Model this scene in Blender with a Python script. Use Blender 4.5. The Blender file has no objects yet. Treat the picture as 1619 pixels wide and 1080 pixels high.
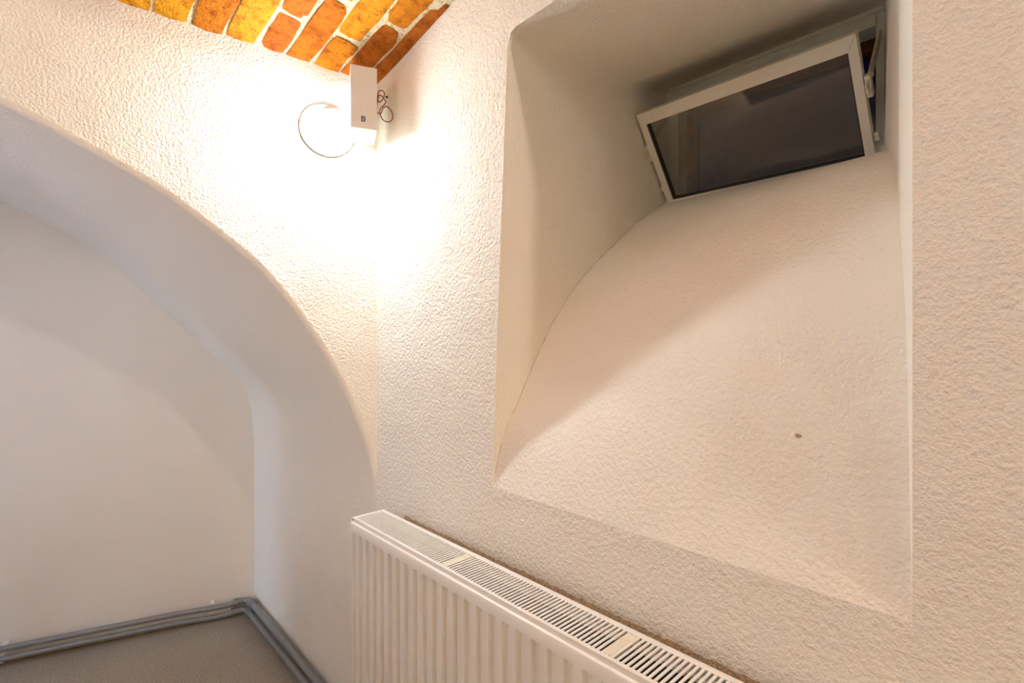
import bpy, bmesh, math, random
from mathutils import Vector, Matrix
random.seed(7)
scene = bpy.context.scene
COL = scene.collection

# ------------------------------------------------------------------ frame of reference
H = 1.157                      # lens height above the floor; geometry below is written with z = 0 at lens height
W = 0.69                       # right wall plane x = W
D, K = 1.2766, 0.25            # arch wall plane  y = D + K (W - x)
DB, KB = 2.35, 0.3073          # alcove back wall y = DB + KB (W - x)
YAW = math.radians(43.3)

# ------------------------------------------------------------------ camera
cam = bpy.data.objects.new('camera', bpy.data.cameras.new('camera'))
COL.objects.link(cam)
cam.location = (0, 0, H)
cam.rotation_euler = (math.pi / 2, 0, -YAW)
cam.data.sensor_width = 36.0
cam.data.lens = 36.0 * 802.0 / 1619.0
cam.data.clip_start = 0.02
scene.camera = cam

# ------------------------------------------------------------------ world and exposure
world = bpy.data.worlds.new('night_sky'); scene.world = world
world.use_nodes = True
world.node_tree.nodes['Background'].inputs[0].default_value = (0.002, 0.003, 0.010, 1)
world.node_tree.nodes['Background'].inputs[1].default_value = 1.0
vs = scene.view_settings
vs.view_transform = 'Standard'; vs.look = 'None'; vs.exposure = 0.0; vs.gamma = 1.0
vs.use_curve_mapping = False
scene.cycles.diffuse_bounces = 6        # white plaster room: light is passed on many times
scene.cycles.max_bounces = 8
scene.cycles.glossy_bounces = 2; scene.cycles.transparent_max_bounces = 6
scene.cycles.caustics_reflective = False; scene.cycles.caustics_refractive = False

# light sources of the place, then added fill lamps (colour, strength); each sits in its own fixture below
LAMP_WALL = ((0.90, 1.0, 1.07), 18.8)       # globe on the arch wall (watts)
LAMP_CEIL = ((1.0, 0.94, 0.84), 44.0)       # globe under the vault near the right wall, behind the photographer
LAMP_ROOM = ((0.96, 1.0, 1.0), 7.6)         # globe on the far left wall of the room
FILL_REAR = ((0.93, 1.0, 0.98), 14.0)       # added fill globe by the rear wall, brightens the niche jamb
FILL_SIDE = ((0.88, 1.0, 1.20), 5.6)        # added fill globe opposite the niche, brightens its sill
FILL_ALCOVE = ((0.66, 0.98, 1.85), 1.4)      # added fill globe left of the frame, brightens the alcove
# cool light from the left, cut to a strip by an added baffle wall
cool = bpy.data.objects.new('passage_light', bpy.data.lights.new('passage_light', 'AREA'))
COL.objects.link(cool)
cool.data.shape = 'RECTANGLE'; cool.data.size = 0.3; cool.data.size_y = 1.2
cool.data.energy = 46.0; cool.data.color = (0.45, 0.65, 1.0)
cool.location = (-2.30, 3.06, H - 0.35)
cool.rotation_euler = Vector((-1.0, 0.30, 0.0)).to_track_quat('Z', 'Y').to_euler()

# ------------------------------------------------------------------ materials
MATS = {}
def new_mat(name):
    m = bpy.data.materials.new(name); m.use_nodes = True
    nt = m.node_tree; b = nt.nodes['Principled BSDF']
    MATS[name] = m
    return m, nt, b
def nd(nt, typ, **kw):
    n = nt.nodes.new(typ)
    for k, v in kw.items(): setattr(n, k, v)
    return n
def noise(nt, pos, scale, detail=3.0, rough=0.55, dist=0.0):
    n = nd(nt, 'ShaderNodeTexNoise')
    n.inputs['Scale'].default_value = scale; n.inputs['Detail'].default_value = detail
    n.inputs['Roughness'].default_value = rough; n.inputs['Distortion'].default_value = dist
    nt.links.new(pos, n.inputs['Vector'])
    return n.outputs['Fac']
def ramp(nt, fac, stops):
    r = nd(nt, 'ShaderNodeValToRGB')
    el = r.color_ramp.elements
    while len(el) < len(stops): el.new(0.5)
    for e, (p, c) in zip(el, stops):
        e.position = p; e.color = (*c, 1) if len(c) == 3 else c
    nt.links.new(fac, r.inputs['Fac'])
    return r.outputs['Color']
def mth(nt, op, a, b=None, c=None):
    n = nd(nt, 'ShaderNodeMath', operation=op)
    for i, v in enumerate((a, b, c)):
        if v is None: continue
        if isinstance(v, (int, float)): n.inputs[i].default_value = v
        else: nt.links.new(v, n.inputs[i])
    return n.outputs[0]
def mixc(nt, fac, a, b, mode='MIX'):
    n = nd(nt, 'ShaderNodeMix', data_type='RGBA', blend_type=mode)
    for s, v in ((n.inputs[0], fac), (n.inputs[6], a), (n.inputs[7], b)):
        if isinstance(v, (int, float)): s.default_value = v
        elif isinstance(v, tuple): s.default_value = (*v, 1)
        else: nt.links.new(v, s)
    return n.outputs[2]
def bump(nt, h, dist, strength=1.0, normal=None):
    n = nd(nt, 'ShaderNodeBump')
    n.inputs['Distance'].default_value = dist; n.inputs['Strength'].default_value = strength
    nt.links.new(h, n.inputs['Height'])
    if normal is not None: nt.links.new(normal, n.inputs['Normal'])
    return n.outputs['Normal']

PLASTER = (0.90, 0.845, 0.745)
def plaster(name, grain=0.0022, gscale=170.0, wave=0.006):
    """painted roughcast: one colour, relief of grains on a gentle waviness"""
    m, nt, b = new_mat(name)
    pos = nd(nt, 'ShaderNodeNewGeometry').outputs['Position']
    g1 = noise(nt, pos, gscale, 2.0, 0.55)
    big = noise(nt, pos, 7.0, 1.0, 0.5)
    h = mth(nt, 'ADD', mth(nt, 'MULTIPLY', g1, 1.3 * grain), mth(nt, 'MULTIPLY', big, wave))
    nt.links.new(bump(nt, h, 1.0, 1.0), b.inputs['Normal'])
    b.inputs['Base Color'].default_value = (*PLASTER, 1)
    b.inputs['Roughness'].default_value = 0.95
    b.inputs['Specular IOR Level'].default_value = 0.0
    return m
plaster('rough_plaster', 0.0038, 150.0, 0.008)
plaster('arch_plaster', 0.0034, 180.0, 0.010)
plaster('sill_plaster', 0.0022, 130.0, 0.010)
plaster('smooth_plaster', 0.0012, 170.0, 0.008)

def plain(name, colr, rough=0.5, metal=0.0, spec=0.5, mott=0.06, mscale=40.0, bmp=0.0):
    m, nt, b = new_mat(name)
    pos = nd(nt, 'ShaderNodeTexCoord').outputs['Object']
    f = noise(nt, pos, mscale, 3.0)
    nt.links.new(ramp(nt, f, [(0.3, tuple(c * (1 - mott) for c in colr)), (0.7, tuple(min(1, c * (1 + mott)) for c in colr))]), b.inputs['Base Color'])
    b.inputs['Roughness'].default_value = rough; b.inputs['Metallic'].default_value = metal
    b.inputs['Specular IOR Level'].default_value = spec
    if bmp: nt.links.new(bump(nt, f, bmp), b.inputs['Normal'])
    return m
plain('radiator_white', (0.86, 0.825, 0.76), 0.38, mott=0.015)
plain('grille_white', (0.84, 0.80, 0.745), 0.42, mott=0.015)
plain('clip_cream', (0.78, 0.72, 0.56), 0.5, mott=0.03)
plain('fin_metal', (0.10, 0.085, 0.07), 0.6, 0.4, mott=0.25, mscale=90.0)
plain('dark_hole', (0.04, 0.035, 0.03), 0.9)
plain('pipe_grey', (0.27, 0.275, 0.27), 0.42, 0.25, mott=0.10, mscale=60.0, bmp=0.0004)
plain('pipe_joint', (0.24, 0.245, 0.24), 0.45, 0.35, mott=0.2, mscale=120.0, bmp=0.001)
plain('clip_white', (0.86, 0.84, 0.79), 0.6)
plain('frame_cream', (0.74, 0.68, 0.57), 0.42, mott=0.03)
plain('frame_pale', (0.80, 0.82, 0.74), 0.5, mott=0.04)
plain('gasket_black', (0.03, 0.028, 0.025), 0.6)
plain('stay_cream', (0.66, 0.59, 0.45), 0.5, mott=0.12, mscale=80.0)
plain('outer_wood', (0.34, 0.13, 0.045), 0.55, mott=0.2, mscale=25.0)
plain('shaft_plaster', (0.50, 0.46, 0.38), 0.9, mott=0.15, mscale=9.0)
plain('speaker_cloth', (0.66, 0.62, 0.58), 0.9, mott=0.05, mscale=300.0, bmp=0.0006)
plain('speaker_shell', (0.74, 0.70, 0.66), 0.5)
plain('emblem_dark', (0.10, 0.075, 0.07), 0.6)
plain('cable_red', (0.26, 0.085, 0.055), 0.5)
plain('lamp_base', (0.86, 0.85, 0.83), 0.4)
plain('edge_shade_brown', (0.26, 0.18, 0.08), 0.8, mott=0.3, mscale=30.0)
plain('table_wood', (0.42, 0.28, 0.16), 0.5, mott=0.15, mscale=12.0)
m, nt, b = new_mat('bare_sand')
sand_ = noise(nt, nd(nt, 'ShaderNodeNewGeometry').outputs['Position'], 420.0, 2.0)
nt.links.new(ramp(nt, sand_, [(0.35, (0.36, 0.23, 0.12)), (0.65, (0.80, 0.62, 0.42))]), b.inputs['Base Color'])
nt.links.new(bump(nt, sand_, 0.002), b.inputs['Normal'])
b.inputs['Roughness'].default_value = 0.95
plain('rim_dark', (0.12, 0.115, 0.11), 0.6)
plain('joint_tan', (0.62, 0.49, 0.33), 0.9, mott=0.3, mscale=60.0)
plain('chip_brown', (0.42, 0.31, 0.18), 0.9, mott=0.2, mscale=200.0)

def glass_mat():
    m, nt, b = new_mat('window_glass')
    nt.nodes.remove(b)
    out = nt.nodes['Material Output']
    tr = nd(nt, 'ShaderNodeBsdfTransparent'); tr.inputs[0].default_value = (0.90, 0.90, 0.88, 1)
    gl = nd(nt, 'ShaderNodeBsdfGlossy'); gl.inputs['Roughness'].default_value = 0.03
    pos = nd(nt, 'ShaderNodeTexCoord').outputs['Object']
    nt.links.new(bump(nt, noise(nt, pos, 5.0, 1.0), 0.0025), gl.inputs['Normal'])
    fr = nd(nt, 'ShaderNodeFresnel'); fr.inputs['IOR'].default_value = 1.62
    mx = nd(nt, 'ShaderNodeMixShader')
    nt.links.new(mth(nt, 'MULTIPLY', fr.outputs[0], 1.7), mx.inputs[0])
    nt.links.new(tr.outputs[0], mx.inputs[1]); nt.links.new(gl.outputs[0], mx.inputs[2])
    nt.links.new(mx.outputs[0], out.inputs[0])
glass_mat()

def emis(name, spec):
    m, nt, b = new_mat(name)
    b.inputs['Base Color'].default_value = (0.9, 0.88, 0.84, 1)
    b.inputs['Emission Color'].default_value = (*spec[0], 1)
    b.inputs['Emission Strength'].default_value = spec[1]
emis('lit_globe', ((1.0, 0.97, 0.92), 2.0))
MATS['lit_globe'].cycles.emission_sampling = 'NONE'     # the bulb inside does the lighting

def floor_mat():
    m, nt, b = new_mat('speckled_floor')
    pos = nd(nt, 'ShaderNodeNewGeometry').outputs['Position']
    a = ramp(nt, noise(nt, pos, 210.0, 2.0, 0.7), [(0.34, (0.13, 0.108, 0.08)), (0.45, (0.36, 0.315, 0.25)), (0.62, (0.43, 0.38, 0.31)), (0.75, (0.58, 0.53, 0.45))])
    c = ramp(nt, noise(nt, pos, 2.3, 3.0), [(0.3, (0.86, 0.82, 0.76)), (0.7, (1, 1, 1))])
    nt.links.new(mixc(nt, 1.0, a, c, 'MULTIPLY'), b.inputs['Base Color'])
    b.inputs['Roughness'].default_value = 0.45
floor_mat()

def brick_mat():
    m, nt, b = new_mat('vault_brick')
    tc = nd(nt, 'ShaderNodeTexCoord').outputs['Object']
    geo = nd(nt, 'ShaderNodeNewGeometry').outputs['Position']
    rnd = nd(nt, 'ShaderNodeObjectInfo').outputs['Random']
    base = ramp(nt, rnd, [(0.0, (0.46, 0.12, 0.010)), (0.3, (0.68, 0.24, 0.012)), (0.62, (0.82, 0.36, 0.016)), (0.85, (0.66, 0.23, 0.025)), (1.0, (0.40, 0.09, 0.010))])
    blot = noise(nt, geo, 34.0, 3.0, 0.65)
    pit = noise(nt, geo, 140.0, 2.0, 0.7, 1.0)
    c = mixc(nt, 1.0, base, ramp(nt, blot, [(0.28, (0.50, 0.36, 0.28)), (0.55, (1, 1, 1))]), 'MULTIPLY')
    c = mixc(nt, 1.0, c, ramp(nt, pit, [(0.27, (0.22, 0.10, 0.05)), (0.37, (1, 1, 1))]), 'MULTIPLY')
    nt.links.new(c, b.inputs['Base Color'])
    nt.links.new(bump(nt, mth(nt, 'ADD', pit, blot), 0.0065), b.inputs['Normal'])
    b.inputs['Roughness'].default_value = 0.9
    b.inputs['Specular IOR Level'].default_value = 0.15
    m, nt, b = new_mat('lime_mortar')
    geo = nd(nt, 'ShaderNodeNewGeometry').outputs['Position']
    g = noise(nt, geo, 120.0, 3.0, 0.7)
    nt.links.new(ramp(nt, g, [(0.30, (0.16, 0.12, 0.06)), (0.40, (0.72, 0.60, 0.36)), (0.62, (0.92, 0.82, 0.58))]), b.inputs['Base Color'])
    nt.links.new(bump(nt, g, 0.009), b.inputs['Normal'])
    b.inputs['Roughness'].default_value = 0.95
    b.inputs['Specular IOR Level'].default_value = 0.0
brick_mat()

# ------------------------------------------------------------------ object helpers
def wloc(o):
    v = Vector(o.location)
    if o.parent: v += wloc(o.parent)
    return v
def mk(name, verts, faces, mat, parent=None, origin=None, smooth=None, lift=True):
    """one mesh object from absolute coordinates (z counted from lens height)"""
    vv = [Vector((v[0], v[1], v[2] + (H if lift else 0))) for v in verts]
    if origin is None:
        lo = [min(v[i] for v in vv) for i in range(3)]; hi = [max(v[i] for v in vv) for i in range(3)]
        origin = Vector(((lo[0] + hi[0]) / 2, (lo[1] + hi[1]) / 2, lo[2]))
    else:
        origin = Vector((origin[0], origin[1], origin[2] + H))
    me = bpy.data.meshes.new(name)
    me.from_pydata([v - origin for v in vv], [], faces)
    me.validate()
    bm = bmesh.new(); bm.from_mesh(me)
    bmesh.ops.recalc_face_normals(bm, faces=bm.faces); bm.to_mesh(me); bm.free()
    if mat: me.materials.append(MATS[mat])
    if smooth is not None:
        me.polygons.foreach_set('use_smooth', [True] * len(me.polygons))
        me.set_sharp_from_angle(angle=math.radians(smooth))
    o = bpy.data.objects.new(name, me); COL.objects.link(o)
    if parent:
        o.parent = parent; o.location = origin - wloc(parent)
    else:
        o.location = origin
    return o
def empty(name, loc, label=None, cat=None):
    o = bpy.data.objects.new(name, None); COL.objects.link(o)
    o.empty_display_size = 0.05
    o.location = (loc[0], loc[1], loc[2] + H)
    if label: o['label'] = label
    if cat: o['category'] = cat
    return o
def tag(o, label=None, cat=None, kind=None, group=None):
    if label: o['label'] = label
    if cat: o['category'] = cat
    if kind: o['kind'] = kind
    if group: o['group'] = group
    return o
class MB:
    def __init__(s): s.v = []; s.f = []
    def add(s, v, f):
        n = len(s.v); s.v += [tuple(p) for p in v]; s.f += [tuple(i + n for i in q) for q in f]; return s
    def box(s, x0, x1, y0, y1, z0, z1, bev=0.0):
        if bev <= 0:
            return s.hexa([(x0, y0, z0), (x1, y0, z0), (x1, y1, z0), (x0, y1, z0), (x0, y0, z1), (x1, y0, z1), (x1, y1, z1), (x0, y1, z1)])
        bm = bmesh.new(); bmesh.ops.create_cube(bm, size=1.0)
        for v in bm.verts: v.co = Vector(((x0 + x1) / 2 + v.co.x * (x1 - x0), (y0 + y1) / 2 + v.co.y * (y1 - y0), (z0 + z1) / 2 + v.co.z * (z1 - z0)))
        bmesh.ops.bevel(bm, geom=bm.edges[:], offset=bev, segments=2, affect='EDGES', profile=0.5)
        bm.verts.index_update()
        s.add([v.co[:] for v in bm.verts], [[v.index for v in f.verts] for f in bm.faces]); bm.free(); return s
    def hexa(s, p):
        return s.add(p, [(0, 3, 2, 1), (4, 5, 6, 7), (0, 1, 5, 4), (1, 2, 6, 5), (2, 3, 7, 6), (3, 0, 4, 7)])
    def tube(s, pts, r, n=12, cap=True):
        pts = [Vector(p) for p in pts]; rings = []
        t0 = (pts[1] - pts[0]).normalized()
        up = Vector((0, 0, 1)) if abs(t0.z) < 0.9 else Vector((1, 0, 0))
        u = t0.cross(up).normalized()
        for i, p in enumerate(pts):
            t = (pts[min(i + 1, len(pts) - 1)] - pts[max(i - 1, 0)]).normalized()
            u = (u - t * u.dot(t)).normalized(); w = t.cross(u)
            rr = r[i] if isinstance(r, (list, tuple)) else r
            rings.append([p + (u * math.cos(2 * math.pi * k / n) + w * math.sin(2 * math.pi * k / n)) * rr for k in range(n)])
        v = [q for rg in rings for q in rg]; f = []
        for i in range(len(rings) - 1):
            for k in range(n):
                f.append((i * n + k, i * n + (k + 1) % n, (i + 1) * n + (k + 1) % n, (i + 1) * n + k))
        if cap: f += [tuple(range(n - 1, -1, -1)), tuple((len(rings) - 1) * n + k for k in range(n))]
        return s.add(v, f)
    def lathe(s, prof, c, axis, n=32):
        """profile of (radius, distance along axis) from point c"""
        axis = Vector(axis).normalized(); c = Vector(c)
        u = axis.orthogonal().normalized(); w = axis.cross(u)
        v = []; f = []
        for r, d in prof:
            for k in range(n):
                a = 2 * math.pi * k / n
                v.append(c + axis * d + (u * math.cos(a) + w * math.sin(a)) * max(r, 1e-5))
        for i in range(len(prof) - 1):
            for k in range(n):
                f.append((i * n + k, i * n + (k + 1) % n, (i + 1) * n + (k + 1) % n, (i + 1) * n + k))
        f += [tuple(range(n - 1, -1, -1)), tuple((len(prof) - 1) * n + k for k in range(n))]
        return s.add(v, f)
    def build(s, name, mat, parent=None, origin=None, smooth=None):
        return mk(name, s.v, s.f, mat, parent, origin, smooth)
def lerp(a, b, t): return a + (b - a) * t
def interp(x, xs, ys):
    if x <= xs[0]: return ys[0]
    for i in range(1, len(xs)):
        if x <= xs[i]: return lerp(ys[i - 1], ys[i], (x - xs[i - 1]) / (xs[i] - xs[i - 1]))
    return ys[-1]
def smooth_interp(x, xs, ys):
    """monotone cubic (Catmull-Rom with finite differences)"""
    if x <= xs[0]: return ys[0]
    if x >= xs[-1]: return ys[-1]
    n = len(xs)
    for i in range(n - 1):
        if x <= xs[i + 1]: break
    def m(j):
        if j == 0: return (ys[1] - ys[0]) / (xs[1] - xs[0])
        if j == n - 1: return (ys[-1] - ys[-2]) / (xs[-1] - xs[-2])
        a = (ys[j] - ys[j - 1]) / (xs[j] - xs[j - 1]); b = (ys[j + 1] - ys[j]) / (xs[j + 1] - xs[j])
        return 0 if a * b <= 0 else 2 * a * b / (a + b)
    h = xs[i + 1] - xs[i]; t = (x - xs[i]) / h
    return (2 * t**3 - 3 * t**2 + 1) * ys[i] + (t**3 - 2 * t**2 + t) * h * m(i) + (-2 * t**3 + 3 * t**2) * ys[i + 1] + (t**3 - t**2) * h * m(i + 1)
def fill_holes(outer, inner, to3):
    """planar polygon with a hole -> (verts, faces)"""
    bm = bmesh.new()
    es = []
    for loop in (outer, inner):
        if not loop: continue
        vs_ = [bm.verts.new(to3(p)) for p in loop]
        for i in range(len(vs_)): es.append(bm.edges.new((vs_[i], vs_[(i + 1) % len(vs_)])))
    bmesh.ops.triangle_fill(bm, use_beauty=True, use_dissolve=False, edges=es)
    bm.verts.index_update()
    r = [v.co[:] for v in bm.verts], [[v.index for v in f.verts] for f in bm.faces]
    bm.free(); return r

def yfront(x): return D + K * (W - x)
def yback(x): return DB + KB * (W - x)

# ------------------------------------------------------------------ floor
XL, YR = -2.4, -3.4
mk('floor', [(XL - .1, YR - .1, -H), (W + .06, YR - .1, -H), (W + .06, 2.45, -H), (-2.6, 3.6, -H)], [(0, 1, 2, 3)], 'speckled_floor')['kind'] = 'structure'

# ------------------------------------------------------------------ window niche in the right wall
XW = 1.34                                     # plane of the window frame
PLx = [.69, .705, .717, .754, .802, .854, .967, 1.084, 1.155, 1.265, 1.36]
PLz = [-.303, -.235, -.195, -.128, -.041, .043, .164, .251, .302, .368, .418]
PRx = [.69, .703, .714, .733, .75, .77, .79, .832, .868, .887, .95, 1.02, 1.15, 1.36]
PRz = [-.305, -.262, -.214, -.112, -.048, .010, .050, .110, .158, .190, .250, .300, .357, .416]
def sill_z(x, y):
    w = min(1, max(0, (.775 - y) / .62)); w = w * w * (3 - 2 * w) * 0.5 + w * 0.5
    return lerp(smooth_interp(x, PLx, PLz), smooth_interp(x, PRx, PRz), w)
def soff_z(x): return smooth_interp(x, [.69, .78, .92, 1.037, 1.2, 1.36], [.620, .624, .634, .652, .690, .732])
def left_y(x, z):
    f = .744 + (.62 - z) * .052
    return lerp(f, .764, min(1, max(0, (x - .69) / .65)))
def right_y(x): return lerp(.102, .247, (x - .69) / .65)
NS = 28
def ring(x, ex=0.0):
    """closed outline of the niche at depth x, widened by ex (rounded arris): left jamb up, soffit, right jamb down, sill"""
    pts = []
    zt = soff_z(x); yr = right_y(x)
    zbl = sill_z(x, left_y(x, 0)); zbr = sill_z(x, yr)
    for i in range(NS):                        # left jamb upward
        z = lerp(zbl, zt, i / NS)
        e = ex
        pts.append([x, left_y(x, z) + e, z])
    for i in range(NS):                        # soffit to the right
        y = lerp(left_y(x, zt), yr, i / NS); pts.append([x, y, zt + ex])
    for i in range(NS):                        # right jamb downward
        z = lerp(zt, zbr, i / NS); pts.append([x, yr - ex, z])
    for i in range(NS):                        # sill back to the left
        yl = left_y(x, zbl)
        y = lerp(yr, yl, i / NS); pts.append([x, y, sill_z(x, y) - ex])
    # widen corner points diagonally, slightly rounded
    for c, (sy, sz) in ((0, (1, -1)), (NS, (1, 1)), (2 * NS, (-1, 1)), (3 * NS, (-1, -1))):
        base_y = pts[c][1]; base_z = pts[c][2]
        if c == 0: pts[c] = [x, base_y, zbl - ex]
        if c == NS: pts[c] = [x, left_y(x, zt) + ex, zt + ex]
        if c == 2 * NS: pts[c] = [x, yr - ex, zt + ex]
        if c == 3 * NS: pts[c] = [x, yr - ex, zbr - ex]
    # round the upper left corner a little
    p = pts[NS]; p[1] -= .007; p[2] -= .006
    return pts
rings = [[[W, q[1], q[2]] for q in ring(W + .0005)]]
x = W + .004
while x < 1.362:
    rings.append(ring(x)); x += .006 if x < .80 else (.012 if x < .95 else .03)
rings.append(ring(1.36))
NV = 4 * NS
nv = [q for r in rings for q in r]
nf = []
for i in range(len(rings) - 1):
    for k in range(NV):
        nf.append((i * NV + k, i * NV + (k + 1) % NV, (i + 1) * NV + (k + 1) % NV, (i + 1) * NV + k))
YE = 1.30
outer = [(YR, -H), (YE, -H), (YE, 2.0), (YR, 2.0)]
inner = [(q[1], q[2]) for q in rings[0]]
v, f = fill_holes(outer, inner, lambda p: (W, p[0], p[1]))
wall_right = mk('wall_right', v, f, 'rough_plaster', origin=(W, 0, -H))
tag(wall_right, kind='structure')
rr_ = random.Random(5)
top = [(1.133 - .006 * k, -.4455 + rr_.uniform(-.0022, .0016)) for k in range(200)]
m = MB()
pv = [(W - .0006, y, z) for y, z in top] + [(W - .0006, top[-1][0], -1.10), (W - .0006, 1.134, -1.10)]
m.add(pv, [tuple(range(len(pv)))]); m.build('bare_render', 'bare_sand', wall_right)
reveal = mk('window_reveal', nv, nf, 'sill_plaster', wall_right, smooth=50)
# chip in the plaster of the sloping sill
def on_sill(u, v_):
    t = (u - 809.5) / 802; w_ = (540 - v_) / 802; s_, c_ = math.sin(YAW), math.cos(YAW)
    d = Vector((s_ + c_ * t, c_ - s_ * t, w_)); lo, hi = .5, 1.5
    for _ in range(60):
        mid = (lo + hi) / 2; p = d * mid
        if p.x > W and p.z < sill_z(p.x, p.y): hi = mid
        else: lo = mid
    return d * lo
cp = on_sill(1262, 689)
m = MB()
bm_pts = []
nrm = Vector((-.95, 0, .3)).normalized(); eu = Vector((0, 1, 0)); ev = nrm.cross(eu)
for k in range(9):
    a = 2 * math.pi * k / 9; rr = .0042 * random.uniform(.7, 1.15)
    bm_pts.append(cp + nrm * .0012 + eu * math.cos(a) * rr * 1.15 + ev * math.sin(a) * rr * .8)
back = [p - nrm * .006 for p in bm_pts]
m.add(bm_pts + back, [tuple(range(9)), tuple(range(17, 8, -1))] + [(k, 9 + k, 9 + (k + 1) % 9, (k + 1) % 9) for k in range(9)])
m.build('plaster_chip', 'chip_brown', wall_right)

# open joint between left jamb and sloping sill
jp = []
xx = W + .006
rj = random.Random(9)
while xx < 1.34:
    yl = left_y(xx, 0)
    zz = sill_z(xx, yl); jp.append((xx, left_y(xx, zz) - .0004 + rj.uniform(-.0006, .0004), zz + rj.uniform(-.0006, .0006))); xx += .012
m = MB(); m.tube(jp, [.0003 + .0008 * rj.random() for k in range(len(jp))], 6); m.build('joint_crack', 'joint_tan', wall_right, smooth=60)

# alcove side of the right wall, smoother render
mk('wall_alcove_side', [(W + .0, YE, -H), (W, 2.45, -H), (W, 2.45, .2), (W, YE, .2)], [(0, 1, 2, 3)], 'smooth_plaster', origin=(W, YE, -H))['kind'] = 'structure'

# ------------------------------------------------------------------ arch wall and alcove
FP = [(.69, -.46), (.684, -.38), (.663, -.286), (.622, -.171), (.583, -.084), (.537, 0), (.463, .112), (.394, .195), (.328, .251), (.266, .301), (.206, .347), (.15, .38), (.065, .427), (.006, .459), (-.05, .484), (-.15, .522), (-.3, .563), (-.5, .582)]
BP = [(.69, -.52), (.689, -.44), (.685, -.354), (.676, -.271), (.658, -.203), (.617, -.147), (.55, -.073), (.465, .028), (.362, .141), (.264, .250), (.17, .341), (.08, .411), (.011, .454), (-.04, .479), (-.089, .5), (-.17, .53), (-.3, .565), (-.5, .585)]
def mirror(P): return P + [(-1.0 - x, z) for x, z in reversed(P[:-1])]
def resample(P, n):
    # smooth with Catmull-Rom, then equal arclength
    Q = []
    for i in range(len(P) - 1):
        p0, p1, p2, p3 = P[max(i - 1, 0)], P[i], P[i + 1], P[min(i + 2, len(P) - 1)]
        for k in range(8):
            t = k / 8
            Q.append(tuple(.5 * (2 * p1[j] + (p2[j] - p0[j]) * t + (2 * p0[j] - 5 * p1[j] + 4 * p2[j] - p3[j]) * t * t + (3 * p1[j] - p0[j] - 3 * p2[j] + p3[j]) * t**3) for j in (0, 1)))
    Q.append(P[-1])
    L = [0]
    for a, b in zip(Q, Q[1:]): L.append(L[-1] + math.dist(a, b))
    return [(interp(L[-1] * k / (n - 1), L, [q[0] for q in Q]), interp(L[-1] * k / (n - 1), L, [q[1] for q in Q])) for k in range(n)]
NA = 121
fp = resample(mirror(FP), NA); bp = resample(mirror(BP), NA)
def outward(P, i):
    a = P[max(i - 1, 0)]; b = P[min(i + 1, len(P) - 1)]
    t = Vector((b[0] - a[0], b[1] - a[1])).normalized()
    return Vector((t.y, -t.x))
def offs(P, r):
    out = []
    for i, p in enumerate(P):
        n = outward(P, i)
        # outward = away from the opening centre (-.5, -.4)
        if n.x * (p[0] + .5) + n.y * (p[1] + .6) < 0: n = -n
        out.append((min(W, p[0] + n.x * r), p[1] + n.y * r))
    return out
RA = .014
v = []; rows = []
for k in range(6):
    a = math.pi / 2 * k / 5
    o = offs(fp, RA * (1 - math.sin(a))); dy = RA * (1 - math.cos(a))
    rows.append([(x, yfront(x) + dy, z) for x, z in o])
front_edge = [(x, z) for x, z in offs(fp, RA)]
for k in range(1, 13):
    t = k / 12
    te = t * t * (3 - 2 * t)
    rows.append([(lerp(a[0], b[0], te), lerp(yfront(a[0]) + RA, yback(b[0]) + .01, t), lerp(a[1], b[1], te)) for a, b in zip(fp, bp)])
v = [p for r in rows for p in r]
f = []
for i in range(len(rows) - 1):
    for k in range(NA - 1):
        f.append((i * NA + k, i * NA + k + 1, (i + 1) * NA + k + 1, (i + 1) * NA + k))
poly = front_edge + [(-1.69, -H), (XL, -H), (XL, 2.0), (W, 2.0)]
# spandrel as its own face set in the same wall
bmv, bmf = fill_holes(poly, None, lambda p: (p[0], yfront(p[0]), p[1]))
wall_arch = mk('wall_front', bmv, bmf, 'arch_plaster', origin=(-.5, yfront(-.5), -H))
tag(wall_arch, kind='structure')
mk('arch_soffit', v, f, 'smooth_plaster', wall_arch, smooth=60)
mk('wall_alcove_back', [(W + .02, yback(W + .02), -H), (-3.2, yback(-3.2), -H), (-3.2, yback(-3.2), 2.0), (W + .02, yback(W + .02), 2.0)], [(0, 1, 2, 3)], 'smooth_plaster', origin=(-.5, yback(-.5), -H))['kind'] = 'structure'
# added unseen wall stub; its gap narrows the cool light to a strip
m = MB()
m.hexa([(-.82, yfront(-.75), -H), (-.70, yfront(-.70), -H), (-.70, 2.50, -H), (-.82, 2.50, -H), (-.82, yfront(-.75), .75), (-.70, yfront(-.70), .75), (-.70, 2.50, .75), (-.82, 2.50, .75)])
m.build('wall_baffle', 'smooth_plaster')['kind'] = 'structure'

# other walls of the room, behind the photographer
mk('wall_left', [(XL, YR, -H), (XL, 3.6, -H), (XL, 3.6, 2.0), (XL, YR, 2.0)], [(0, 1, 2, 3)], 'rough_plaster', origin=(XL, 0, -H))['kind'] = 'structure'
mk('wall_rear', [(XL, YR, -H), (W, YR, -H), (W, YR, 2.0), (XL, YR, 2.0)], [(0, 1, 2, 3)], 'arch_plaster', origin=(-.8, YR, -H))['kind'] = 'structure'

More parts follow.
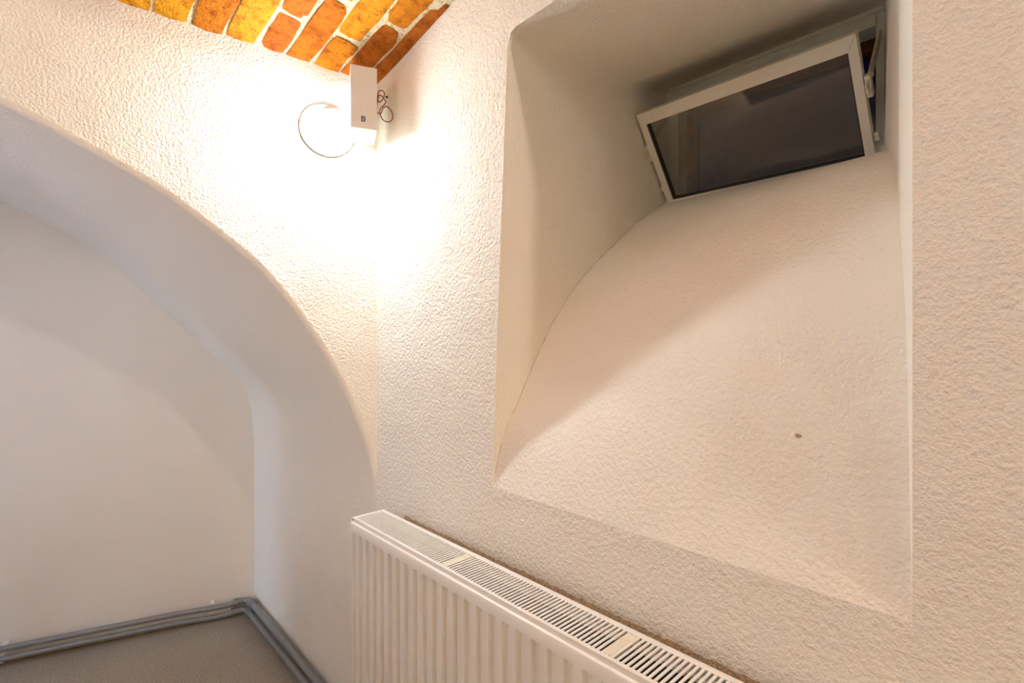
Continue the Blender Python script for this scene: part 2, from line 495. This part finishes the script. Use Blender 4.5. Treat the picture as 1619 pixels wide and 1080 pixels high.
# ------------------------------------------------------------------ brick vault
def vault(x, y):
    a = max(-.1, W - x); e = max(-.1, yfront(x) - y)
    t = min(1, max(0, (e - .55) / 2.5))
    return .34 * t * t * (3 - 2 * t) + .7085 + .30 * (1 - math.exp(-a * .27)) + 2.0 * (1 - math.exp(-.078 * e))
def vnormal(x, y):
    h = .01
    dx = (vault(x + h, y) - vault(x - h, y)) / (2 * h); dy = (vault(x, y + h) - vault(x, y - h)) / (2 * h)
    return dx, dy
v = []; f = []
NX, NY = 70, 106
for i in range(NX + 1):
    x = lerp(XL - .03, W + .04, i / NX)
    for j in range(NY + 1):
        y = lerp(YR - .03, yfront(x) + .04, j / NY)
        v.append((x, y, vault(x, y) + .0055))
for i in range(NX):
    for j in range(NY):
        a = i * (NY + 1) + j; f.append((a, a + 1, a + NY + 2, a + NY + 1))
ceiling = mk('ceiling', v, f, 'lime_mortar', origin=(-.8, 0, .8), smooth=60)
tag(ceiling, kind='structure')
def brick_verts(L, Wd, rng):
    """brick seen from below: uneven worn face, sides running up into the mortar"""
    nx, ny = 3, 6
    vv = []; ff = []
    for i in range(nx):
        for j in range(ny):
            x = lerp(-Wd / 2, Wd / 2, i / (nx - 1)); y = lerp(-L / 2, L / 2, j / (ny - 1))
            edge = (i in (0, nx - 1)) or (j in (0, ny - 1))
            corner = (i in (0, nx - 1)) and (j in (0, ny - 1))
            z = rng.uniform(-.0016, .0016) + (.003 if edge else 0) + (.003 if corner else 0)
            x += rng.uniform(-.0022, .0022) * (1 if i in (0, nx - 1) else 0)
            y += rng.uniform(-.003, .003)
            if corner: x *= .97; y *= .992
            vv.append((x, y, z))
    for i in range(nx - 1):
        for j in range(ny - 1):
            a = i * ny + j; ff.append((a, a + ny, a + ny + 1, a + 1))
    rim = [0 * ny + j for j in range(ny)] + [i * ny + ny - 1 for i in range(1, nx)] + [(nx - 1) * ny + j for j in range(ny - 2, -1, -1)] + [i * ny for i in range(nx - 2, 0, -1)]
    n0 = len(vv)
    for r in rim: vv.append((vv[r][0], vv[r][1], .03))
    for k in range(len(rim)):
        k2 = (k + 1) % len(rim)
        ff.append((rim[k], rim[k2], n0 + k2, n0 + k))
    return vv, ff
rng = random.Random(21)
BRICKS = {}
def brick_mesh(L, Wd):
    key = (round(L * 50) / 50, round(Wd * 200) / 200)
    lst = BRICKS.setdefault(key, [])
    if len(lst) < 5:
        vv, ff = brick_verts(key[0], key[1], rng)
        me = bpy.data.meshes.new('brick'); me.from_pydata(vv, [], ff)
        bm = bmesh.new(); bm.from_mesh(me); bmesh.ops.recalc_face_normals(bm, faces=bm.faces); bm.to_mesh(me); bm.free()
        me.materials.append(MATS['vault_brick'])
        me.polygons.foreach_set('use_smooth', [True] * len(me.polygons)); me.set_sharp_from_angle(angle=math.radians(40))
        lst.append(me); return me
    return rng.choice(lst)
JX = [.735, .656, .593, .528, .465, .402, .335, .264, .194]
while JX[-1] > XL: JX.append(JX[-1] - .0672)
BREAK = {0: [.93], 1: [1.077], 2: [1.182], 3: [1.090], 4: [1.207], 5: [1.095], 6: [1.19], 7: [1.11], 8: [1.21]}
far = MB()
cw = wloc(ceiling)
nb = 0
for c in range(len(JX) - 1):
    x0, x1 = JX[c + 1], JX[c]; xc = (x0 + x1) / 2
    ytop = yfront(xc) + .03
    b0 = BREAK.get(c, [ytop - (.13 if c % 2 else .24) + rng.uniform(-.015, .015)])[0]
    ys = [ytop, b0]
    while ys[-1] > YR: ys.append(ys[-1] - rng.uniform(.247, .258))
    for ya, yb in zip(ys, ys[1:]):
        L = ya - yb - .009; Wd = x1 - x0 - .009; yc = (ya + yb) / 2
        if L < .03: continue
        z = vault(xc, yc) + rng.uniform(-.002, .0015)
        dx, dy = vnormal(xc, yc)
        ex = Vector((1, 0, dx)).normalized(); ez = Vector((-dx, -dy, 1)).normalized(); ey = ez.cross(ex)
        Rm = Matrix((ex, ey, ez)).transposed() @ Matrix.Rotation(rng.uniform(-.012, .012), 3, 'Z')
        if xc > -.85 and yc > -.35:
            o = bpy.data.objects.new('brick', brick_mesh(L, Wd)); COL.objects.link(o)
            k = (L / (round(L * 50) / 50), Wd / (round(Wd * 200) / 200), 1)
            o.parent = ceiling
            o.matrix_basis = Matrix.Translation(Vector((xc, yc, z + H)) - cw) @ Rm.to_4x4() @ Matrix.Diagonal((*k, 1))
            nb += 1
        else:
            vv, ff = brick_verts(L, Wd, rng)
            far.add([Vector((xc, yc, z)) + Rm @ Vector(q) for q in vv], ff)
tag(far.build('vault_brickwork', 'vault_brick', ceiling), kind='stuff')

# ------------------------------------------------------------------ radiator under the niche
XF, XB = .555, .645           # front and rear faces
Y0, Y1 = -.06, 1.158          # right (out of frame) and left end
ZT, ZB = -.4255, -1.045
rad = empty('radiator', ((XF + XB) / 2, .55, ZB), 'cream white ribbed panel radiator with slotted top grille below the window niche', 'radiator')
PITCH = .0333
ys = []; gs = []
y = Y1 - .0045
edge = [(Y1, 0)]
k = 0
prof = [(Y1, 0.0)]
yg = 1.1465                    # first groove
while yg > Y0 + .03:
    for dy_, g in ((0, 0), (.0018, 1), (.0135, 1), (.0165, 0)):
        prof.append((yg - dy_, g))
    yg -= PITCH
prof.append((Y0, 0.0))
zr = [(-.4357, .0085, 0), (-.4345, .0045, 0), (-.4357, .0012, 0), (-.439, 0.0, 0), (-.4562, 0, 0), (-.4612, 0, 1), (-.7, 0, 1), (ZB + .028, 0, 1), (ZB + .023, 0, 0), (ZB + .004, 0, 0), (ZB, .004, 0), (ZB, .0085, 0)]
v = []; f = []
for z, inset, gw in zr:
    for yy, g in prof: v.append((XF + inset + g * gw * .0085, yy, z))
n = len(prof)
for i in range(len(zr) - 1):
    for j in range(n - 1): f.append((i * n + j, i * n + j + 1, (i + 1) * n + j + 1, (i + 1) * n + j))
mk('front_panel', v, f, 'radiator_white', rad, smooth=28)
m = MB(); m.box(XB - .012, XB, Y0 + .004, Y1 - .004, ZB, -.4405, .003); m.build('rear_panel', 'radiator_white', rad, smooth=40)
m = MB(); m.box(XF + .0125, XF + .014, Y0 + .006, Y1 - .006, ZB + .03, -.447); m.box(XB - .0145, XB - .013, Y0 + .006, Y1 - .006, ZB + .03, -.447); tag(m.build('slot_shade', 'fin_metal', rad), kind='stuff')  # added dark sheets stand in for shade behind the grille slots
# side covers
for ya, yb in ((Y1 - .0015, Y1 + .0035), (Y0 - .0035, Y0 + .0015)):
    m = MB(); m.box(XF + .003, XB, ya, yb, ZB + .03, ZT - .001, .0012); m.build('side_cover', 'radiator_white', rad, smooth=40)
m = MB(); m.lathe([(.0016, 0), (.0016, .0012)], (XF + .0055, Y1 - .0035, -.4305), (-1, 0, 0), 10); m.build('screw_hole', 'dark_hole', rad)
# top grille: two rails, a skirt in front, end bars and single slats
gr = MB()
gr.box(XF + .0055, XF + .0125, Y0, Y1, ZT - .004, ZT, .001)
gr.box(XF + .0055, XF + .0070, Y0, Y1, ZT - .014, ZT - .003)
gr.box(XB - .0105, XB + .0005, Y0, Y1, ZT - .004, ZT, .001)
gr.box(XB - .0015, XB + .0005, Y0, Y1, ZT - .016, ZT - .003)
gr.box(XF + .0055, XB, Y1 - .0105, Y1, ZT - .004, ZT + .0008, .001)
gr.box(XF + .0055, XB, Y0, Y0 + .0105, ZT - .004, ZT + .0008, .001)
grille = gr.build('top_grille', 'grille_white', rad, smooth=40)
SP = .0081
slat0 = None
clips = [.797, .417, .037]
ya = Y1 - .0105 - .0045
gl = wloc(grille)
while ya > Y0 + .012:
    if slat0 is None:
        m = MB(); m.box(XF + .0115, XB - .0095, ya - .0019, ya + .0019, ZT - .0022, ZT - .0006)
        slat0 = m.build('slat', 'grille_white', grille)
        base_y = ya
    else:
        o = slat0.copy(); COL.objects.link(o); o.location = slat0.location + Vector((0, ya - base_y, 0))
    ya -= SP
for cy in clips:
    m = MB(); m.box(XF + .014, XB - .028, cy - .009, cy + .007, ZT - .012, ZT - .0003, .001)
    m.box(XB - .030, XB - .012, cy - .013, cy + .007, ZT - .009, ZT - .0003, .001)
    m.build('grille_clip', 'clip_cream', grille, smooth=40)
# convector fins between the panels
m = MB()
yy = Y1 - .012
zig = []
sgn = 0
while yy > Y0 + .01:
    zig.append((yy, sgn)); sgn ^= 1; yy -= .0115
for base, dirn in ((XF + .014, 1), (XB - .014, -1)):
    vv = []; ff = []
    for yy, s in zig:
        xx = base + dirn * (.026 if s else 0)
        vv += [(xx, yy - .004, -.492), (xx, yy - .004, ZB + .06), (xx, yy + .004, -.492), (xx, yy + .004, ZB + .06)]
    for i in range(len(zig)):
        a = 4 * i; ff.append((a, a + 1, a + 3, a + 2))
        if i + 1 < len(zig): ff.append((a, a + 1, a + 7, a + 6))
    m.add(vv, ff)
m.build('convector_fins', 'fin_metal', rad)
m = MB(); m.box(XF + .010, XB - .012, Y0 + .01, Y1 - .01, -.56, -.548); m.build('water_header', 'fin_metal', rad)
for yb_ in (.95, .15):
    for zb_ in (-.62, -1.0):
        m = MB(); m.box(XB - .002, W - .0012, yb_ - .02, yb_ + .02, zb_, zb_ + .09); m.build('wall_bracket', 'radiator_white', rad)

# ------------------------------------------------------------------ heating pipes along floor
def arc_path(pts, r=.03, n=6):
    """poly line with rounded corners"""
    P = [Vector(p) for p in pts]; out = [P[0]]
    for i in range(1, len(P) - 1):
        a = (P[i - 1] - P[i]).normalized(); b = (P[i + 1] - P[i]).normalized()
        for k in range(n + 1):
            t = k / n
            out.append((P[i] + a * r) * (1 - t) ** 2 + P[i] * 2 * t * (1 - t) + (P[i] + b * r) * t * t)
    out.append(P[-1]); return out
bdir = Vector((-1, KB, 0)).normalized(); bnor = Vector((-KB, -1, 0)).normalized()
def pipe(name, label, h, off_b, off_r, rr, sag):
    root = empty(name, (W - off_r, yback(W) - off_b, -H), label, 'pipe')
    # inner corner of the two runs
    cx = W - off_r; cyy = yback(cx) - off_b * math.hypot(1, KB)
    c = Vector((cx, cyy, -H + h))
    def bp_(d, dz=0): p = c + bdir * d; p.z += dz; return p
    back = [bp_(.035)] + [bp_(d, -sag * math.exp(-((d - .11) / .09) ** 2)) for d in (.06, .08, .10, .12, .15, .19, .24, .30)] + [bp_(.6), bp_(1.2), bp_(2.2)]
    m = MB(); m.tube(back, rr, 14); m.build('wall_run', 'pipe_grey', root, smooth=50)
    m = MB(); m.tube([c + Vector((0, -d, 0)) for d in (.035, .5, 1.0, 1.6, 2.2, 3.2)], rr * 1.12, 14); m.build('side_run', 'pipe_grey', root, smooth=50)
    el = arc_path([bp_(.045), c, c + Vector((0, -.045, 0))], .028)
    m = MB(); m.tube(el, rr * 1.28, 16); m.build('elbow', 'pipe_joint', root, smooth=50)
    for d, ax in (((.048), bdir), ((.050), Vector((0, -1, 0)))):
        q = c + ax * d
        m = MB(); m.tube([q - ax * .010, q - ax * .008, q + ax * .008, q + ax * .010], [rr * 1.25, rr * 1.55, rr * 1.55, rr * 1.25], 8); m.build('coupling', 'pipe_joint', root, smooth=30)
    for d in (.135, .775, 1.45):
        q = bp_(d)
        hw = bdir * .008; th = Vector((0, 0, .0028))
        for a in (1, -1):
            mm = MB()
            base = q + Vector((0, 0, a * (rr + .002)))
            b2 = base - bnor * (off_b - .002)
            mm.hexa([base - hw - th, base + hw - th, b2 + hw - th, b2 - hw - th, base - hw + th, base + hw + th, b2 + hw + th, b2 - hw + th])
            mm.build('pipe_clip', 'clip_white', root)
    return root
pipe('heating_pipe', 'upper grey painted heating pipe running along alcove wall above the floor', .062, .026, .026, .0105, .005)
pipe('heating_pipe', 'lower grey painted heating pipe lying just above the floor', .028, .030, .036, .0105, .008)

# brown strip: gap shade and old floor edge as colour at the alcove wall
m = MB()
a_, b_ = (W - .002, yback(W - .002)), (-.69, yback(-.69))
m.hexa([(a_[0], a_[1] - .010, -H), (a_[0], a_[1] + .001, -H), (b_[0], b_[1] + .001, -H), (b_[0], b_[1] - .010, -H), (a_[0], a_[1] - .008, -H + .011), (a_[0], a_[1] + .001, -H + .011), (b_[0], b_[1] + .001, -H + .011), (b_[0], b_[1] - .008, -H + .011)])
m.build('floor_edge_shade', 'edge_shade_brown')['kind'] = 'structure'

# ------------------------------------------------------------------ table standing left of the photographer
tab = empty('wooden_table', (-.60, .75, -H), 'plain wooden table standing left of the frame before the arch', 'table')
m = MB(); m.box(-1.05, -.15, .10, 1.42, -.462, -.43, .004); m.build('tabletop', 'table_wood', tab, smooth=40)
m = MB(); m.box(-1.00, -.20, .15, 1.37, -.545, -.460); m.build('apron', 'table_wood', tab)
for lx_ in (-1.0, -.26):
    for ly_ in (.15, 1.31):
        m = MB(); m.box(lx_, lx_ + .06, ly_, ly_ + .06, -H, -.46, .003); m.build('leg', 'table_wood', tab, smooth=40)

# ------------------------------------------------------------------ tilted window at the back of the niche
win = empty('window_1', (XW, .505, .415)); tag(win, kind='structure')
YL_, YR_ = .770, .243
m = MB()
m.box(XW - .003, XW + .05, YL_ - .042, YL_, .40, .735); fr = m
m.box(XW - .003, XW + .05, YR_, YR_ + .018, .40, .735)
m.box(XW - .003, XW + .05, YR_ + .016, YL_ - .040, .690, .735)
m.box(XW + .004, XW + .05, YR_ + .016, YL_ - .040, .385, .420)
m.box(XW - .012, XW + .01, YR_ + .002, YL_ - .002, .716, .735)
m.build('fixed_frame', 'frame_pale', win)
HX, HZ = 1.330, .4045
al = Vector((-.155, 0, .193)).normalized(); no = Vector((-al.z, 0, al.x)).normalized()
if no.x > 0: no = -no
SL = .2570; SYL, SYR = .752, .259
def sp(y, l, t): return Vector((HX, y, HZ)) + al * l + no * t
def sbox(mb, y0, y1, l0, l1, t0, t1):
    mb.hexa([sp(y0, l0, t0), sp(y1, l0, t0), sp(y1, l1, t0), sp(y0, l1, t0), sp(y0, l0, t1), sp(y1, l0, t1), sp(y1, l1, t1), sp(y0, l1, t1)])
def spoly(mb, quad, t0, t1):
    mb.hexa([sp(y, l, t0) for y, l in quad] + [sp(y, l, t1) for y, l in quad])
ST, TR, BR = .0175, .031, .004
m = MB()
spoly(m, [(SYR, 0), (SYL, 0), (SYL - ST, BR), (SYR + ST, BR)], -.011, .011)
sash = m.build('sash', 'frame_cream', win)
g = .0006
for quad in ([(SYL, g), (SYL, SL - g), (SYL - ST, SL - TR), (SYL - ST, BR)], [(SYR, g), (SYR, SL - g), (SYR + ST, SL - TR), (SYR + ST, BR)]):
    m = MB(); spoly(m, quad, -.011, .011); m.build('stile', 'frame_cream', sash)
m = MB(); spoly(m, [(SYR + g, SL), (SYL - g, SL), (SYL - ST, SL - TR + g), (SYR + ST, SL - TR + g)], -.011, .011); m.build('top_rail', 'frame_cream', sash)
gk = MB()
sbox(gk, SYL - ST - .003, SYL - ST, BR, SL - TR, -.009, .007); sbox(gk, SYR + ST, SYR + ST + .003, BR, SL - TR, -.009, .007)
sbox(gk, SYR + ST, SYL - ST, BR, BR + .003, -.009, .007)
gk.build('gasket', 'gasket_black', sash)
m = MB(); sbox(m, SYR + ST - .004, SYL - ST + .004, BR - .004, SL - TR + .004, -.002, .002); m.build('pane', 'window_glass', sash)
# stays holding the sash open
def bar(mb, a, b, w, t, side):
    a, b = Vector(a), Vector(b); d = (b - a).normalized(); s = Vector((0, 1, 0)); u = d.cross(s).normalized()
    mb.hexa([a - u * w - s * t, b - u * w - s * t, b + u * w - s * t, a + u * w - s * t, a - u * w + s * t, b - u * w + s * t, b + u * w + s * t, a + u * w + s * t])
for ysd, sgn in ((SYL + .0055, 1), (SYR - .0065, -1)):
    m = MB(); bar(m, (1.332, ysd, .668), (1.215, ysd, .505), .0095, .0022, sgn)
    st = m.build('stay', 'stay_cream', win)
    m = MB(); pv = Vector((1.243, ysd, .545)); m.lathe([(.0045, -.006), (.0055, -.004), (.0055, .004), (.0045, .006)], pv, (0, 1, 0), 12); m.build('pivot_pin', 'stay_cream', st, smooth=40)
    m = MB(); pb = sp(ysd, .150, 0); bar(m, pb - al * .022, pb + al * .022, .0095, .005, sgn); m.build('stay_bracket', 'stay_cream', st)
    m = MB(); pb = sp(ysd, .040, 0); bar(m, pb - al * .006, pb + al * .010, .006, .004, sgn); m.lathe([(.003, -.009), (.003, .009)], pb + al * .002, (1, 0, 0), 8); m.build('hinge_lug', 'stay_cream', win)
# outer brown casement and the little shaft between the two windows
XO = 1.50
m = MB()
for y0, y1, z0, z1 in ((.765, .83, .36, .80), (.17, .235, .36, .80)): m.box(XO, XO + .05, y0, y1, z0, z1, .003)
m.box(XO, XO + .05, .235, .765, .716, .80, .003); m.box(XO, XO + .05, .235, .765, .36, .425, .003)
m.build('outer_frame', 'outer_wood', win, smooth=40)
m = MB(); m.box(XO + .022, XO + .026, .23, .77, .42, .72); m.build('outer_pane', 'window_glass', win)
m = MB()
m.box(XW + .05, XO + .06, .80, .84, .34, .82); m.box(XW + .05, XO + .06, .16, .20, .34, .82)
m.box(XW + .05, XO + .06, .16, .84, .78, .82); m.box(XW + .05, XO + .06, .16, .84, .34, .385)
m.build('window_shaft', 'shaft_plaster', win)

# ------------------------------------------------------------------ loudspeaker in the corner under the vault
ef = Vector((.918, -.395, 0)).normalized(); nf_ = Vector((-.395, -.918, 0)).normalized()
PR_ = Vector((.6235, 1.153, 0)); SW = .0635; SD = .100
ZS0, ZS1 = .527, .682
spk = empty('loudspeaker', (PR_ - ef * SW / 2 - nf_ * SD / 2)[:2] + (ZS0,), 'small pale box loudspeaker hung in the corner under the brick vault', 'loudspeaker')
def sbx(mb, a0, a1, d0, d1, z0, z1):
    o = PR_
    P = lambda a, d, z: (o - ef * a - nf_ * d) + Vector((0, 0, z))
    mb.hexa([P(a0, d0, z0), P(a1, d0, z0), P(a1, d1, z0), P(a0, d1, z0), P(a0, d0, z1), P(a1, d0, z1), P(a1, d1, z1), P(a0, d1, z1)])
m = MB(); sbx(m, 0, SW, .004, SD, ZS0, ZS1); m.build('cabinet', 'speaker_shell', spk)
m = MB(); sbx(m, .0006, SW - .0006, 0, .0042, ZS0 + .0006, ZS1 - .0006); cl = m.build('front_grille', 'speaker_cloth', spk)
m = MB()
lw, lh = .0115, .0150; la = .033 - lw / 2; lz = ZS0 + .0165
for i in range(2):
    for j in range(3):
        c0 = la + i * lw / 2; z0 = lz + j * lh / 3
        sbx(m, c0 + .0006, c0 + lw / 2 - .0006, -.0008, .001, z0 + .0006, z0 + lh / 3 - .0006)
m.build('emblem', 'emblem_dark', cl)
m = MB(); sbx(m, .024, .040, SD - .002, SD + .022, .60, .625); m.build('wall_mount', 'lamp_base', spk)
# twisted two core lead beside the box
def catmull(P, n=8):
    P = [Vector(p) for p in P]; out = []
    for i in range(len(P) - 1):
        p0, p1, p2, p3 = P[max(i - 1, 0)], P[i], P[i + 1], P[min(i + 2, len(P) - 1)]
        for k in range(n):
            t = k / n
            out.append(.5 * (2 * p1 + (p2 - p0) * t + (2 * p0 - 5 * p1 + 4 * p2 - p3) * t * t + (3 * p1 - p0 - 3 * p2 + p3) * t**3))
    out.append(P[-1]); return out
CB = PR_ - nf_ * .030
def cpnt(a, z, d=0): return (CB + ef * (a * 1.35 + .001) - nf_ * d) + Vector((0, 0, .604 + (z - .604) * 1.25))
loop1 = [cpnt(-.004, .600), cpnt(.001, .606), cpnt(.004, .632, .004), cpnt(.011, .637, .004), cpnt(.015, .630), cpnt(.012, .618), cpnt(.006, .611), cpnt(.003, .618, .006), cpnt(.006, .627, .006), cpnt(.012, .622), cpnt(.017, .612), cpnt(.008, .598), cpnt(.006, .590), cpnt(.012, .578, .004), cpnt(.022, .574, .004), cpnt(.030, .581), cpnt(.029, .594), cpnt(.020, .604), cpnt(.013, .600), cpnt(.008, .588), cpnt(.001, .588)]
m = MB(); m.tube(catmull(loop1), .0016, 7); m.build('speaker_lead', 'cable_red', spk, smooth=60)
m = MB(); m.lathe([(.0022, 0), (.0026, .003), (.0022, .006)], cpnt(.017, .624), (1, 0, 0), 10); m.build('lead_plug', 'dark_hole', spk)

# ------------------------------------------------------------------ lamps
def globe(mb, c, r, a0=0.0, a1=180.0, n=16, k=8):
    """sphere zone between polar angles a0 and a1, counted from straight down"""
    prof = [(r * math.sin(math.radians(lerp(a0, a1, i / k))), -r * math.cos(math.radians(lerp(a0, a1, i / k)))) for i in range(k + 1)]
    mb.lathe(prof, c, (0, 0, 1), n)
def lamp(name, label, wall_pt, axis, r_base, r_globe, reach, spec, cap=None):
    ax = Vector(axis).normalized(); p = Vector(wall_pt)
    root = empty(name, p, label, 'lamp')
    m = MB(); m.lathe([(r_base, -.004), (r_base, .006), (r_base - .003, .009), (.020, .011), (.014, reach - r_globe * .9)], p, ax, 40); m.build('base', 'lamp_base', root, smooth=40)
    m = MB(); m.lathe([(r_base + .0002, -.002), (r_base + .0002, .0075), (r_base + .0014, .0075), (r_base + .0014, -.002)], p, ax, 40); m.build('rim', 'rim_dark', root, smooth=40)
    m = MB(); globe(m, p + ax * reach, r_globe - .002); m.build('globe', 'lit_globe', root, smooth=60)
    if cap:  # added opaque cap keeps direct light off the vault
        m = MB(); globe(m, p + ax * reach, r_globe + .0015, cap, 180); m.build('globe_baffle', 'lamp_base', root, smooth=60)
    li = bpy.data.lights.new('bulb', 'POINT'); li.energy = spec[1]; li.color = spec[0]; li.shadow_soft_size = r_globe; li.use_soft_falloff = False
    lo = bpy.data.objects.new('bulb', li); COL.objects.link(lo); lo.parent = root; lo.location = ax * reach
    return root
LX = .563
lamp('wall_lamp', 'glowing round white wall lamp on plaster beside the corner loudspeaker', (LX, yfront(LX), .556), (-K, -1, 0), .067, .032, .078, LAMP_WALL, cap=112)
lamp('ceiling_lamp', 'small white globe lamp under the brick vault near the right wall', (.455, -1.55, vault(.455, -1.55)), (0, 0, -1), .055, .05, .13, LAMP_CEIL)
lamp('fill_lamp', 'added large globe fill light under the vault by the rear wall', (-.85, -2.75, vault(-.85, -2.75)), (0, 0, -1), .06, .15, .55, FILL_REAR)
lamp('fill_lamp', 'added large globe fill light under the vault opposite the niche', (-1.35, .75, vault(-1.35, .75)), (0, 0, -1), .06, .15, .20, FILL_SIDE)
lamp('fill_lamp', 'added globe fill light hanging low under the alcove arch', (-.55, 1.75, .580), (0, 0, -1), .055, .05, .66, FILL_ALCOVE)
lamp('wall_lamp', 'white globe lamp on the left wall of the room', (XL, .7, .30), (1, 0, 0), .067, .05, .10, LAMP_ROOM)
